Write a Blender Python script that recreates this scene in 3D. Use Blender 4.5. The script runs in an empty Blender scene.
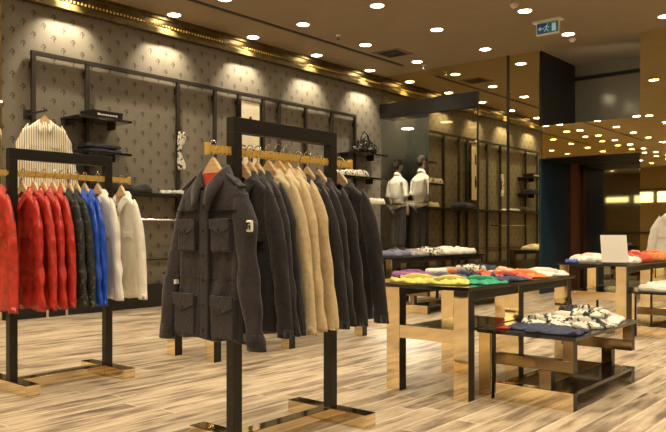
import bpy, bmesh, math, random
from mathutils import Vector, Matrix, noise
PI = math.pi
rnd = random.Random(7)
scn = bpy.context.scene
COL = scn.collection

# ------------------------------------------------------------------ materials
def new_mat(name):
    m = bpy.data.materials.new(name); m.use_nodes = True
    nt = m.node_tree; b = nt.nodes['Principled BSDF']
    return m, nt, b

def N(nt, t, **kw):
    n = nt.nodes.new(t)
    for k, v in kw.items(): setattr(n, k, v)
    return n

def mth(nt, op, a, b=None, c=None):
    n = nt.nodes.new('ShaderNodeMath'); n.operation = op
    for i, v in enumerate((a, b, c)):
        if v is None: continue
        if isinstance(v, (int, float)): n.inputs[i].default_value = v
        else: nt.links.new(v, n.inputs[i])
    return n.outputs[0]

def simple(name, col, rough=0.5, metal=0.0, bump=0, bscale=40, vary=0.0, spec=None, sheen=0, coat=0, stretch=None):
    m, nt, b = new_mat(name)
    b.inputs['Base Color'].default_value = (*col, 1)
    b.inputs['Roughness'].default_value = rough
    b.inputs['Metallic'].default_value = metal
    if spec is not None: b.inputs['Specular IOR Level'].default_value = spec
    if sheen: b.inputs['Sheen Weight'].default_value = sheen
    if coat: b.inputs['Coat Weight'].default_value = coat
    tc = N(nt, 'ShaderNodeTexCoord')
    vec = tc.outputs['Object']
    if stretch:
        mp = N(nt, 'ShaderNodeMapping'); mp.inputs['Scale'].default_value = stretch
        nt.links.new(vec, mp.inputs[0]); vec = mp.outputs[0]
    nz = N(nt, 'ShaderNodeTexNoise'); nz.inputs['Scale'].default_value = bscale; nz.inputs['Detail'].default_value = 4
    nt.links.new(vec, nz.inputs['Vector'])
    if bump:
        bp = N(nt, 'ShaderNodeBump'); bp.inputs['Strength'].default_value = bump; bp.inputs['Distance'].default_value = 0.01
        nt.links.new(nz.outputs[0], bp.inputs['Height']); nt.links.new(bp.outputs[0], b.inputs['Normal'])
    if vary:
        r = N(nt, 'ShaderNodeValToRGB')
        r.color_ramp.elements[0].color = (*[c*(1-vary) for c in col], 1)
        r.color_ramp.elements[1].color = (*[min(1, c*(1+vary)) for c in col], 1)
        r.color_ramp.elements[0].position = .3; r.color_ramp.elements[1].position = .7
        nt.links.new(nz.outputs[0], r.inputs[0]); nt.links.new(r.outputs[0], b.inputs['Base Color'])
    return m

def emis(name, col, s):
    m, nt, b = new_mat(name)
    b.inputs['Base Color'].default_value = (*col, 1)
    b.inputs['Emission Color'].default_value = (*col, 1)
    b.inputs['Emission Strength'].default_value = s
    return m

def floor_mat():
    m, nt, b = new_mat('whitewashed_planks')
    tc = N(nt, 'ShaderNodeTexCoord')
    sp = N(nt, 'ShaderNodeSeparateXYZ'); nt.links.new(tc.outputs['Object'], sp.inputs[0])
    x, y = sp.outputs[0], sp.outputs[1]
    W = 0.14
    u = mth(nt, 'DIVIDE', x, W); iu = mth(nt, 'FLOOR', u); fu = mth(nt, 'FRACT', u)
    wn = N(nt, 'ShaderNodeTexWhiteNoise', noise_dimensions='1D'); nt.links.new(iu, wn.inputs['W'])
    v = mth(nt, 'ADD', mth(nt, 'DIVIDE', y, 1.7), mth(nt, 'MULTIPLY', wn.outputs[0], 5.0))
    iv = mth(nt, 'FLOOR', v); fv = mth(nt, 'FRACT', v)
    cb = N(nt, 'ShaderNodeCombineXYZ'); nt.links.new(iu, cb.inputs[0]); nt.links.new(iv, cb.inputs[1])
    wn2 = N(nt, 'ShaderNodeTexWhiteNoise', noise_dimensions='2D'); nt.links.new(cb.outputs[0], wn2.inputs['Vector'])
    # streaky grain
    cg = N(nt, 'ShaderNodeCombineXYZ')
    nt.links.new(mth(nt, 'MULTIPLY', x, 28.0), cg.inputs[0]); nt.links.new(mth(nt, 'MULTIPLY', y, 2.6), cg.inputs[1])
    nt.links.new(mth(nt, 'MULTIPLY', wn2.outputs[0], 40.0), cg.inputs[2])
    g = N(nt, 'ShaderNodeTexNoise'); g.inputs['Scale'].default_value = 1.0; g.inputs['Detail'].default_value = 6; g.inputs['Roughness'].default_value = .65
    nt.links.new(cg.outputs[0], g.inputs['Vector'])
    cg2 = N(nt, 'ShaderNodeCombineXYZ')
    nt.links.new(mth(nt, 'MULTIPLY', x, 10.0), cg2.inputs[0]); nt.links.new(mth(nt, 'MULTIPLY', y, 2.4), cg2.inputs[1])
    nt.links.new(mth(nt, 'MULTIPLY', wn2.outputs[0], 17.0), cg2.inputs[2])
    g2 = N(nt, 'ShaderNodeTexNoise'); g2.inputs['Scale'].default_value = 1.0; g2.inputs['Detail'].default_value = 3
    nt.links.new(cg2.outputs[0], g2.inputs['Vector'])
    mix = mth(nt, 'ADD', mth(nt, 'MULTIPLY', g.outputs[0], .52), mth(nt, 'MULTIPLY', g2.outputs[0], .58))
    mix = mth(nt, 'ADD', mix, mth(nt, 'MULTIPLY', mth(nt, 'SUBTRACT', wn2.outputs[0], .5), .10))
    r = N(nt, 'ShaderNodeValToRGB')
    e = r.color_ramp.elements
    e[0].position = .38; e[0].color = (.12, .088, .065, 1)
    e[1].position = .74; e[1].color = (.66, .55, .41, 1)
    k = e.new(.48); k.color = (.25, .185, .13, 1)
    k = e.new(.56); k.color = (.44, .345, .24, 1)
    nt.links.new(mix, r.inputs[0])
    # pale edge line of every plank and short end joints
    ed = mth(nt, 'LESS_THAN', fu, .09)
    ed2 = mth(nt, 'LESS_THAN', fv, .006)
    ed = mth(nt, 'MAXIMUM', ed, ed2)
    mx = N(nt, 'ShaderNodeMix', data_type='RGBA')
    nt.links.new(mth(nt, 'MULTIPLY', ed, .55), mx.inputs['Factor'])
    nt.links.new(r.outputs[0], mx.inputs[6]); mx.inputs[7].default_value = (.78, .68, .52, 1)
    nt.links.new(mx.outputs[2], b.inputs['Base Color'])
    b.inputs['Roughness'].default_value = .36
    bp = N(nt, 'ShaderNodeBump'); bp.inputs['Strength'].default_value = .12; bp.inputs['Distance'].default_value = .004
    nt.links.new(g.outputs[0], bp.inputs['Height']); nt.links.new(bp.outputs[0], b.inputs['Normal'])
    return m

def wallpaper_mat():
    m, nt, b = new_mat('crest_wallpaper')
    tc = N(nt, 'ShaderNodeTexCoord')
    sp = N(nt, 'ShaderNodeSeparateXYZ'); nt.links.new(tc.outputs['Object'], sp.inputs[0])
    y, z = sp.outputs[1], sp.outputs[2]
    P = .25
    rowf = mth(nt, 'DIVIDE', z, P/2); row = mth(nt, 'FLOOR', rowf)
    odd = mth(nt, 'MODULO', mth(nt, 'ADD', row, 100.0), 2.0)
    a = mth(nt, 'ADD', mth(nt, 'DIVIDE', y, P), mth(nt, 'MULTIPLY', odd, .5))
    a = mth(nt, 'MULTIPLY', mth(nt, 'SUBTRACT', mth(nt, 'FRACT', a), .5), P)
    c = mth(nt, 'MULTIPLY', mth(nt, 'SUBTRACT', mth(nt, 'FRACT', rowf), .5), P/2)
    def dist(cx, cz, sx=1.0, sz=1.0):
        dx = mth(nt, 'MULTIPLY', mth(nt, 'SUBTRACT', a, cx), sx); dz = mth(nt, 'MULTIPLY', mth(nt, 'SUBTRACT', c, cz), sz)
        return mth(nt, 'SQRT', mth(nt, 'ADD', mth(nt, 'MULTIPLY', dx, dx), mth(nt, 'MULTIPLY', dz, dz)))
    # crown arc, three lobes, stem and foot: a small crest
    d1 = mth(nt, 'LESS_THAN', mth(nt, 'ABSOLUTE', mth(nt, 'SUBTRACT', dist(0, .008), .024)), .006)
    cut = mth(nt, 'GREATER_THAN', mth(nt, 'ADD', c, mth(nt, 'MULTIPLY', a, .5)), .012)
    arc = mth(nt, 'MULTIPLY', d1, cut)
    lob = mth(nt, 'LESS_THAN', dist(0, .018), .009)
    l2 = mth(nt, 'LESS_THAN', dist(.020, .000), .013); l3 = mth(nt, 'LESS_THAN', dist(-.026, .002), .010)
    stem = mth(nt, 'LESS_THAN', dist(.004, -.012, 2.2, 1.0), .022)
    foot = mth(nt, 'LESS_THAN', dist(.006, -.040, 1.0, 1.4), .009)
    mk = arc
    for q in (lob, l2, l3, stem, foot): mk = mth(nt, 'MAXIMUM', mk, q)
    nz = N(nt, 'ShaderNodeTexNoise'); nz.inputs['Scale'].default_value = 9; nz.inputs['Detail'].default_value = 5
    nt.links.new(tc.outputs['Object'], nz.inputs['Vector'])
    r = N(nt, 'ShaderNodeValToRGB')
    r.color_ramp.elements[0].color = (.16, .14, .108, 1); r.color_ramp.elements[1].color = (.22, .195, .155, 1)
    nt.links.new(nz.outputs[0], r.inputs[0])
    mx = N(nt, 'ShaderNodeMix', data_type='RGBA')
    nt.links.new(mth(nt, 'MULTIPLY', mk, .85), mx.inputs['Factor'])
    nt.links.new(r.outputs[0], mx.inputs[6]); mx.inputs[7].default_value = (.055, .042, .03, 1)
    nt.links.new(mx.outputs[2], b.inputs['Base Color'])
    b.inputs['Roughness'].default_value = .55
    return m

def mirror_mat(name, col, rough=.015):
    m, nt, b = new_mat(name)
    b.inputs['Base Color'].default_value = (*col, 1); b.inputs['Metallic'].default_value = 1
    b.inputs['Roughness'].default_value = rough
    return m

def glass_mat(name, refl=.3, tint=(1, .9, .75), tr=(.9, .9, .86)):
    m = bpy.data.materials.new(name); m.use_nodes = True; nt = m.node_tree
    for n in list(nt.nodes): nt.nodes.remove(n)
    o = N(nt, 'ShaderNodeOutputMaterial'); mx = N(nt, 'ShaderNodeMixShader'); mx.inputs[0].default_value = refl
    t = N(nt, 'ShaderNodeBsdfTransparent'); t.inputs[0].default_value = (*tr, 1)
    g = N(nt, 'ShaderNodeBsdfGlossy'); g.inputs[0].default_value = (*tint, 1); g.inputs['Roughness'].default_value = .01
    nt.links.new(t.outputs[0], mx.inputs[1]); nt.links.new(g.outputs[0], mx.inputs[2]); nt.links.new(mx.outputs[0], o.inputs[0])
    return m

def stripe_mat(name, base, line, step=.022, frac=.25, axis=0, rough=.8):
    m, nt, b = new_mat(name)
    tc = N(nt, 'ShaderNodeTexCoord'); sp = N(nt, 'ShaderNodeSeparateXYZ'); nt.links.new(tc.outputs['Object'], sp.inputs[0])
    f = mth(nt, 'LESS_THAN', mth(nt, 'FRACT', mth(nt, 'DIVIDE', sp.outputs[axis], step)), frac)
    mx = N(nt, 'ShaderNodeMix', data_type='RGBA'); nt.links.new(f, mx.inputs['Factor'])
    mx.inputs[6].default_value = (*base, 1); mx.inputs[7].default_value = (*line, 1)
    nt.links.new(mx.outputs[2], b.inputs['Base Color']); b.inputs['Roughness'].default_value = rough
    return m

def patch_mat(name, c1, c2, scale=18, thr=.5, rough=.75):
    m, nt, b = new_mat(name)
    tc = N(nt, 'ShaderNodeTexCoord'); nz = N(nt, 'ShaderNodeTexNoise'); nz.inputs['Scale'].default_value = scale; nz.inputs['Detail'].default_value = 2
    nt.links.new(tc.outputs['Object'], nz.inputs['Vector'])
    r = N(nt, 'ShaderNodeValToRGB'); r.color_ramp.elements[0].position = thr-.03; r.color_ramp.elements[1].position = thr+.03
    r.color_ramp.elements[0].color = (*c1, 1); r.color_ramp.elements[1].color = (*c2, 1)
    nt.links.new(nz.outputs[0], r.inputs[0]); nt.links.new(r.outputs[0], b.inputs['Base Color']); b.inputs['Roughness'].default_value = rough
    return m

M = {}
M['floor'] = floor_mat()
M['wallpaper'] = wallpaper_mat()
M['ceiling'] = simple('brown_ceiling_paint', (.29, .225, .145), .75, bscale=3, vary=.04)
M['plain_wall'] = simple('taupe_paint', (.25, .19, .12), .8, bscale=5, vary=.05)
M['bronze_mirror'] = mirror_mat('bronze_mirror_glass', (.80, .71, .43))
M['grey_mirror'] = simple('grey_lacquer_panel', (.25, .235, .18), .12, metal=.25, bscale=2)
M['dark_glass'] = mirror_mat('smoked_mirror_glass', (.30, .29, .23), .03)
M['blue_panel'] = simple('dark_blue_lacquer', (.012, .050, .105), .3, bscale=2, vary=.1)
M['black_panel'] = simple('dark_brown_panel', (.009, .007, .005), .5, bscale=6, vary=.15)
M['copper'] = simple('copper_trim', (.30, .12, .06), .4, metal=.6)
M['black'] = simple('black_powder_coat', (.009, .007, .005), .40, bscale=60, bump=.03, vary=.1)
M['black_top'] = simple('black_gloss_top', (.016, .013, .011), .12, coat=.3)
M['brass'] = simple('polished_brass', (.88, .74, .50), .06, metal=1, bscale=3, bump=.02)
M['dark_bronze'] = simple('dark_bronze', (.30, .22, .13), .12, metal=1, bscale=3, bump=.02)
M['rail'] = simple('notched_brass', (.90, .62, .16), .32, metal=.55, bscale=30, bump=.1)
M['cornice'] = simple('bronze_cornice', (.17, .125, .055), .36, metal=.85, bscale=14, bump=.15, vary=.25)
M['frame'] = simple('gunmetal_frame', (.028, .022, .017), .45, bscale=30, vary=.2)
M['wood'] = simple('pale_beech', (.66, .45, .24), .42, bscale=6, vary=.15, stretch=(1, 4, 12))
M['steel'] = simple('chrome_wire', (.75, .73, .70), .2, metal=1)
M['white_plastic'] = simple('white_plastic', (.75, .72, .66), .5)
M['charcoal'] = simple('charcoal_cotton', (.021, .0155, .0195), .9, bump=.5, bscale=55, vary=.18, sheen=.15)
M['charcoal2'] = simple('washed_black_cotton', (.0165, .0135, .015), .9, bump=.5, bscale=50, vary=.2, sheen=.15)
M['seam'] = simple('dark_stitching', (.012, .010, .010), .9)
M['beige'] = simple('khaki_cotton', (.56, .44, .26), .85, bump=.35, bscale=45, vary=.12)
M['red'] = simple('red_waxed_nylon', (.46, .034, .022), .27, bump=.9, bscale=22, vary=.3)
M['lining'] = simple('red_check_lining', (.55, .05, .03), .8, bscale=40, vary=.3)
M['navyblack'] = patch_mat('black_patterned_cotton', (.018, .018, .018), (.10, .10, .085), 40, .6)
M['blue'] = simple('royal_blue_nylon', (.014, .075, .46), .28, bump=.9, bscale=24, vary=.2)
M['white'] = simple('white_cotton', (.80, .76, .68), .8, bump=.3, bscale=24, vary=.04)
M['striped'] = stripe_mat('striped_shirting', (.78, .73, .60), (.20, .17, .12), .024, .28)
M['yellow'] = simple('lemon_cotton', (.62, .56, .14), .8, bump=.4, bscale=30, vary=.15)
M['green'] = simple('sea_green_cotton', (.03, .32, .17), .8, bump=.4, bscale=30, vary=.2)
M['navy'] = simple('navy_denim', (.035, .042, .085), .85, bump=.4, bscale=60, vary=.25)
M['slate'] = simple('slate_blue_cotton', (.15, .15, .24), .85, bump=.4, bscale=40, vary=.2)
M['coral'] = simple('coral_cotton', (.60, .10, .06), .8, bump=.4, bscale=30, vary=.2)
M['orange'] = simple('orange_cotton', (.72, .25, .08), .8, bump=.4, bscale=30, vary=.2)
M['peach'] = simple('peach_cotton', (.75, .50, .35), .8, bump=.4, bscale=30, vary=.12)
M['purple'] = simple('plum_cotton', (.30, .12, .28), .8, bump=.4, bscale=30, vary=.2)
M['grey'] = simple('grey_cotton', (.35, .33, .32), .8, bump=.4, bscale=30, vary=.15)
M['print'] = patch_mat('black_white_print', (.72, .68, .58), (.03, .03, .03), 26, .55)
M['bluesh'] = simple('bright_blue_cotton', (.05, .09, .45), .8, bump=.4, bscale=30, vary=.2)
M['bagmat'] = patch_mat('crinkled_patent', (.02, .02, .02), (.30, .28, .24), 22, .62, .25)
M['skin'] = simple('mannequin_skin', (.52, .34, .22), .5)
M['hair'] = simple('brown_hair', (.022, .012, .007), .8, bump=.6, bscale=60)
M['paper'] = simple('white_card', (.82, .78, .72), .6)
M['poster'] = simple('cream_poster', (.80, .72, .55), .7, bscale=12, vary=.06)
M['mall_ceiling'] = simple('grey_mall_ceiling', (.42, .44, .38), .8)
M['mall_dark'] = simple('dark_mall_wall', (.16, .15, .12), .6, bscale=2, vary=.3)
M['lamp'] = emis('warm_lamp', (1, .86, .60), 24)
M['lamp_mall'] = emis('mall_lamp', (1, .93, .80), 9)
M['lit'] = emis('lit_shopfront', (1, .86, .60), 3.5)
M['sign_blue'] = emis('sign_blue', (.005, .05, .12), .2)
M['sign_green'] = emis('sign_green', (.005, .11, .07), .2)
M['sign_white'] = emis('sign_white', (.30, .45, .50), .25)
M['glass'] = glass_mat('shop_window_glass', .14)
M['glass2'] = glass_mat('bronze_tinted_glass', .60, (.8, .68, .42), (.6, .55, .42))
M['denim_blk'] = simple('black_denim', (.03, .03, .042), .85, bscale=60, vary=.2)
M['ceil_slot'] = simple('black_slot', (.03, .022, .014), .6)
M['card_red'] = simple('red_card', (.45, .04, .02), .5)

# ------------------------------------------------------------------ mesh helpers
def link(name, me, mat, parent=None):
    o = bpy.data.objects.new(name, me); COL.objects.link(o)
    if mat is not None:
        for mm in (mat if isinstance(mat, (list, tuple)) else [mat]): me.materials.append(M[mm] if isinstance(mm, str) else mm)
    if parent: o.parent = parent
    return o

def obj(name, bm, mat, parent=None, smooth=False, bevel=0, sub=0, solid=0):
    me = bpy.data.meshes.new(name)
    bmesh.ops.recalc_face_normals(bm, faces=bm.faces)
    bm.to_mesh(me); bm.free()
    if smooth:
        for p in me.polygons: p.use_smooth = True
    o = link(name, me, mat, parent)
    if solid: s = o.modifiers.new('s', 'SOLIDIFY'); s.thickness = solid; s.offset = 0
    if bevel: b = o.modifiers.new('b', 'BEVEL'); b.width = bevel; b.segments = 2; b.limit_method = 'ANGLE'
    if sub: s = o.modifiers.new('d', 'SUBSURF'); s.levels = sub; s.render_levels = sub
    return o

def box(bm, x0, x1, y0, y1, z0, z1, mi=0, side=None):
    v = [bm.verts.new((x, y, z)) for z in (z0, z1) for y in (y0, y1) for x in (x0, x1)]
    for idx in ((0, 1, 3, 2), (4, 5, 7, 6), (0, 1, 5, 4), (2, 3, 7, 6), (0, 2, 6, 4), (1, 3, 7, 5)):
        f = bm.faces.new([v[i] for i in idx]); f.material_index = mi
        if side is not None and idx in ((0, 2, 6, 4), (1, 3, 7, 5)): f.material_index = side
    return v

def boxes(*bs):
    bm = bmesh.new()
    for b in bs: box(bm, *b)
    return bm

def tube(bm, pts, r, seg=10, cap=True, flat=1.0):
    rings = []
    n = len(pts)
    for i, p in enumerate(pts):
        p = Vector(p)
        a = Vector(pts[max(i-1, 0)]); b = Vector(pts[min(i+1, n-1)])
        d = (b-a).normalized()
        up = Vector((0, 1, 0)) if abs(d.y) < .9 else Vector((1, 0, 0))
        s = d.cross(up).normalized(); t = s.cross(d)
        rr = r[i] if isinstance(r, (list, tuple)) else r
        rings.append([bm.verts.new(p + s*math.cos(2*PI*k/seg)*rr + t*math.sin(2*PI*k/seg)*rr*flat) for k in range(seg)])
    for a, b in zip(rings, rings[1:]):
        for k in range(seg): bm.faces.new((a[k], a[(k+1) % seg], b[(k+1) % seg], b[k]))
    if cap: bm.faces.new(rings[0]); bm.faces.new(rings[-1])
    return rings

def cyl(bm, x, y, z0, z1, r0, r1=None, seg=24):
    r1 = r0 if r1 is None else r1
    a = [bm.verts.new((x+r0*math.cos(2*PI*k/seg), y+r0*math.sin(2*PI*k/seg), z0)) for k in range(seg)]
    b = [bm.verts.new((x+r1*math.cos(2*PI*k/seg), y+r1*math.sin(2*PI*k/seg), z1)) for k in range(seg)]
    for k in range(seg): bm.faces.new((a[k], a[(k+1) % seg], b[(k+1) % seg], b[k]))
    bm.faces.new(a); bm.faces.new(b)

def thing(name, label, cat, loc=(0, 0, 0), rz=0, group=None):
    o = bpy.data.objects.new(name, None); COL.objects.link(o)
    o.location = loc; o.rotation_euler = (0, 0, rz); o.empty_display_size = .1
    o['label'] = label; o['category'] = cat
    if group: o['group'] = group
    return o

def tag(o, label, cat, group=None, kind=None):
    o['label'] = label; o['category'] = cat
    if group: o['group'] = group
    if kind: o['kind'] = kind
    return o

def struct(name, bm, mat, parent=None, label=None, **kw):
    o = obj(name, bm, mat, parent, **kw)
    if not parent:
        o['kind'] = 'structure'; o['label'] = label or name.replace('_', ' '); o['category'] = name.split('_')[0]
    return o

def dup(root, loc, rz, label, group=None):
    r = root.copy(); COL.objects.link(r); r.location = loc; r.rotation_euler = (0, 0, rz)
    r['label'] = label
    if group: r['group'] = group
    for ch in list(root.children):
        c = ch.copy(); COL.objects.link(c); c.parent = r
        for g in ch.children:
            d = g.copy(); COL.objects.link(d); d.parent = c
    return r

# ------------------------------------------------------------------ room shell
WX, BY, CZ = -8.08, 10.95, 3.93
RX, FY = 7.0, -12.0
struct('floor', boxes((-8.3, RX, FY, 12.6, -.1, 0)), 'floor', label='pale whitewashed plank floor of the shop')
struct('ceiling', boxes((-8.3, RX, FY, 12.6, CZ, CZ+.1)), 'ceiling', label='brown painted ceiling with recessed lamps')
struct('wall_left', boxes((WX-.15, WX, 3.74, BY, 0, CZ)), 'wallpaper', label='long wall papered with small dark crests')
struct('wall_left_mirror', boxes((WX-.15, WX+.03, FY, 3.74, 0, CZ)), 'bronze_mirror', label='bronze mirror cladding at the left edge of the papered wall')
bpy.data.objects['wall_left_mirror'].name = 'trim_1'
struct('wall_right', boxes((RX, RX+.15, FY, BY, 0, CZ)), 'plain_wall')
struct('wall_front', boxes((-8.3, RX, FY-.15, FY, 0, CZ)), 'plain_wall')
# mirrored back wall: panels around the shop window and the recess
O0, O1, OH, LB = WX, -6.0, 3.41, 3.15
R0, R1, RT, RB = -4.91, -3.345, 2.70, 2.18
mir = boxes((O0, O1, BY, BY+.06, OH, CZ), (O1, R0, BY, BY+.06, 0, CZ), (R0, R1, BY, BY+.06, RB, RT), (R1, RX, BY, BY+.06, 0, CZ))
struct('wall_back', mir, 'bronze_mirror', label='wall clad in bronze mirror panels reflecting the lamps')
struct('trim_2', boxes((-5.47, -5.43, BY-.015, BY+.02, 0, CZ)), 'black', label='slim black upright between two mirror panels')
struct('trim_3', boxes((O0, O1, BY-.03, BY+.4, LB, OH)), 'black_panel', label='dark fascia above the shop window')
struct('trim_4', boxes((O1-.03, O1, BY-.01, BY+.3, 0, LB)), 'black_panel', label='dark jamb right of the shop window')
struct('trim_5', boxes((R0, R0+.02, BY+.06, 12.4, RT, CZ)), 'black_panel', label='dark side of the upper recess in the mirror wall')
struct('trim_6', boxes((R0, R0+.02, BY+.03, 12.25, 0, RB)), 'blue_panel', label='dark blue lacquered side of the doorway recess')
struct('trim_7', boxes((R0+.02, R0+.14, 12.2, 12.32, 0, RB)), 'copper', label='copper coloured post inside the doorway recess')
struct('wall_recess', boxes((R0, R1+.7, 12.4, 12.5, RB, CZ)), 'grey_mirror', label='grey mirror at the back of the upper recess')
bpy.data.objects['wall_recess'].name = 'wall_upper_recess'
struct('wall_doorway', boxes((R0, R1+.7, 12.4, 12.5, 0, RB)), 'dark_glass', label='smoked mirror at the back of the doorway recess')
struct('trim_8', boxes((R1+.7, R1+.75, BY+.06, 12.5, 0, CZ)), 'black_panel', label='hidden right side of the recess')
struct('trim_9', boxes((R0, R1+.7, BY+.06, 12.4, RB, RB+.06), (R0, R1+.7, BY+.06, 12.4, RT-.06, RT)), 'black_panel', label='dark soffit and sill of the recess')
# dark bars across the recess back, near the ceiling
struct('trim_10', boxes((R0+.02, R1+.7, 12.37, 12.4, 3.66, 3.72)), 'black_panel', label='dark bar near the top of the upper recess')
# cornice
cn = boxes((WX, WX+.10, 3.77, BY, 3.67, 3.75), (WX, WX+.05, 3.77, BY, 3.75, CZ), (WX+.05, WX+.075, 3.77, BY, 3.87, CZ))
co = struct('trim_11', cn, 'cornice', label='bronze cornice along the top of the papered wall', bevel=.008)
bd = bmesh.new()
y = 3.8
while y < BY-.05:
    cyl(bd, WX+.075, y, 3.775, 3.80, .011, seg=6); y += .05
obj('beading', bd, 'rail', co)
struct('baseboard_left', boxes((WX, WX+.10, 3.77, BY, 0, .30)), 'black_panel', label='dark skirting board of the papered wall')
# outside, seen through the shop window
struct('floor_outside', boxes((-34, O1+2.0, 12.6, 29, -.02, 0), (-12, O1-.0, BY+.06, 12.6, -.02, 0.0)), 'mall_dark', label='dim floor beyond the shop window')
bpy.data.objects['floor_outside'].name = 'trim_12'
struct('ceiling_outside', boxes((-34, R0-.12, BY+.4, 30, 3.35, 3.45)), 'mall_ceiling', label='grey ceiling of the hall beyond the shop window')
bpy.data.objects['ceiling_outside'].name = 'ceiling_hall'
struct('wall_hall', boxes((-34, 4, 29, 29.2, 0, 3.4)), 'mall_dark', label='dark far wall of the hall beyond the window')
struct('window_1', boxes((O0, -7.03, BY+.02, BY+.03, 0, LB)), 'glass', label='clear glass pane behind which the two mannequins stand')
struct('window_3', boxes((-7.02, O1, BY+.02, BY+.03, 0, LB)), 'glass2', label='bronze tinted reflecting pane right of the mannequins')
# lit shopfront opposite (seen only as a glow in the mirrors)
w2 = struct('window_2', boxes((-7.6, -6.5, FY, FY+.03, 2.35, 2.8), (-6.3, -5.43, FY, FY+.03, 2.35, 2.8), (-5.37, -4.6, FY, FY+.03, 2.45, 2.8), (-4.3, -3.2, FY, FY+.03, 2.5, 2.75)), 'lit', label='brightly lit shopfront window far behind the camera')
obj('window_frame', boxes((-7.66, -7.6, FY, FY+.06, .95, 2.95), (-3.2, -3.14, FY, FY+.06, .95, 2.95), (-7.6, -3.2, FY, FY+.06, 2.9, 2.95), (-7.6, -3.2, FY, FY+.06, .95, 1.0), (-5.43, -5.37, FY, FY+.06, 1, 2.9)), 'black', w2)

# ceiling slot
struct('trim_13', boxes((-7.22, -7.16, -2, 10.4, CZ-.012, CZ)), 'ceil_slot', label='narrow dark slot running along the ceiling')

# ------------------------------------------------------------------ ceiling fittings
def ring_bm(r0, r1, z0, z1, seg=28):
    bm = bmesh.new()
    prof = [(r0, z1), (r0, z0+.004), (r0+.006, z0), (r1, z0), (r1, z1)]
    rings = [[bm.verts.new((r*math.cos(2*PI*k/seg), r*math.sin(2*PI*k/seg), z)) for k in range(seg)] for r, z in prof]
    for a, b in zip(rings, rings[1:]):
        for k in range(seg): bm.faces.new((a[k], a[(k+1) % seg], b[(k+1) % seg], b[k]))
    return bm
dl = thing('downlight', 'x', 'ceiling light', (0, 0, CZ), 0)
obj('trim_ring', ring_bm(.083, .102, -.012, 0), 'white_plastic', dl, smooth=True)
b_ = bmesh.new(); cyl(b_, 0, 0, -.008, -.003, .083, seg=28); obj('lens', b_, 'lamp', dl)
YS = [5.97-1.45*k for k in range(12)][::-1] + [7.42, 8.86, 10.31]
XS = [-7.85, -6.83, -5.53, -4.17, -2.82, -1.46, -.1, 1.26, 2.62, 3.98, 5.34]
named = {}
def nm(x, y, s): named[(x, round(y, 2))] = s
nm(-7.85, 5.97, 'recessed ceiling lamp nearest the wall, first from the left'); nm(-7.85, 7.42, 'recessed ceiling lamp above the papered wall, second in the row nearest the wall')
nm(-7.85, 8.86, 'recessed ceiling lamp third in the row nearest the papered wall'); nm(-7.85, 10.31, 'recessed ceiling lamp last in the wall row, by the mirror corner')
nm(-6.83, 5.97, 'recessed ceiling lamp cut by the top edge, second row from the wall'); nm(-6.83, 7.42, 'recessed ceiling lamp in second row from the wall, left of the sprinkler')
nm(-6.83, 8.86, 'recessed ceiling lamp left of the square air vent'); nm(-6.83, 10.31, 'recessed ceiling lamp in second row, right of the square air vent')
nm(-5.53, 7.42, 'recessed ceiling lamp near the top edge, third row from the wall'); nm(-5.53, 8.86, 'recessed ceiling lamp in the middle of the third row')
nm(-5.53, 10.31, 'recessed ceiling lamp in third row, just above the mirror panels'); nm(-4.17, 8.86, 'recessed ceiling lamp left of and above the exit sign')
nm(-4.17, 10.31, 'recessed ceiling lamp right of the exit sign, above the dark recess'); nm(-2.82, 10.31, 'recessed ceiling lamp at the top right edge')
first = True
for x in XS:
    for y in YS:
        key = (x, round(y, 2))
        lab = named.get(key, 'recessed ceiling lamp seen only as a reflection in the mirror walls')
        if first: dl.location = (x, y, CZ); dl['label'] = lab; o = dl; first = False
        else: o = dup(dl, (x, y, CZ), 0, lab)
        o['group'] = 'recessed ceiling lamps' if key in named else 'mirrored ceiling lamps'
        if x < 3 and (y > -5 or x < -3):
            L = bpy.data.lights.new('downlight_beam', 'SPOT'); L.energy = 46 if x > -7.5 else 110
            L.color = (1, .85, .60); L.spot_size = math.radians(112 if x > -7.5 else 92); L.spot_blend = .8 if x > -7.5 else .85; L.shadow_soft_size = .07 if x > -7.5 else .03
            lo = bpy.data.objects.new('downlight_beam', L); COL.objects.link(lo); lo.location = (x, y, CZ-.04)
            if x < -7.5: lo.rotation_euler = (0, math.radians(13), 0)
for x, y, s in ((-9.2, 13.5, 0), (-8.0, 13.2, 0), (-6.9, 13.0, 0), (-9.0, 16.5, 0), (-7.2, 16.5, 0), (-9.5, 20, 0), (-7.4, 20, 0), (-9.5, 24, 0)):
    b_ = bmesh.new(); cyl(b_, 0, 0, -.012, 0, .13, seg=20)
    o = obj('hall_ceiling_lamp', b_, 'lamp_mall'); o.location = (x, y, 3.35)
    tag(o, 'round lamp in the grey hall ceiling beyond the window', 'ceiling light', 'lamps of the hall beyond the window')
for x, y in ((-7.5, 11.02), (-8.25, 11.2)):  # added lamp discs and spot beams that brighten the backs of the mannequins
    b_ = bmesh.new(); cyl(b_, 0, 0, -.012, 0, .06, seg=20); o = obj('added_window_lamp', b_, 'lamp_mall'); o.location = (x, y+.42, 3.35)
    tag(o, 'small added lamp brightening the mannequins in the window', 'ceiling light', 'added lamps above the mannequins')
    L = bpy.data.lights.new('added_mannequin_beam', 'SPOT'); L.energy = 110; L.color = (1, .88, .68); L.spot_size = math.radians(75); L.spot_blend = .6; L.shadow_soft_size = .04
    lo = bpy.data.objects.new('added_mannequin_beam', L); COL.objects.link(lo); lo.location = (x, y, 3.12)
L = bpy.data.lights.new('recess_uplight', 'SPOT'); L.energy = 9; L.color = (1, .88, .66); L.spot_size = math.radians(150); L.shadow_soft_size = .04
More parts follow.
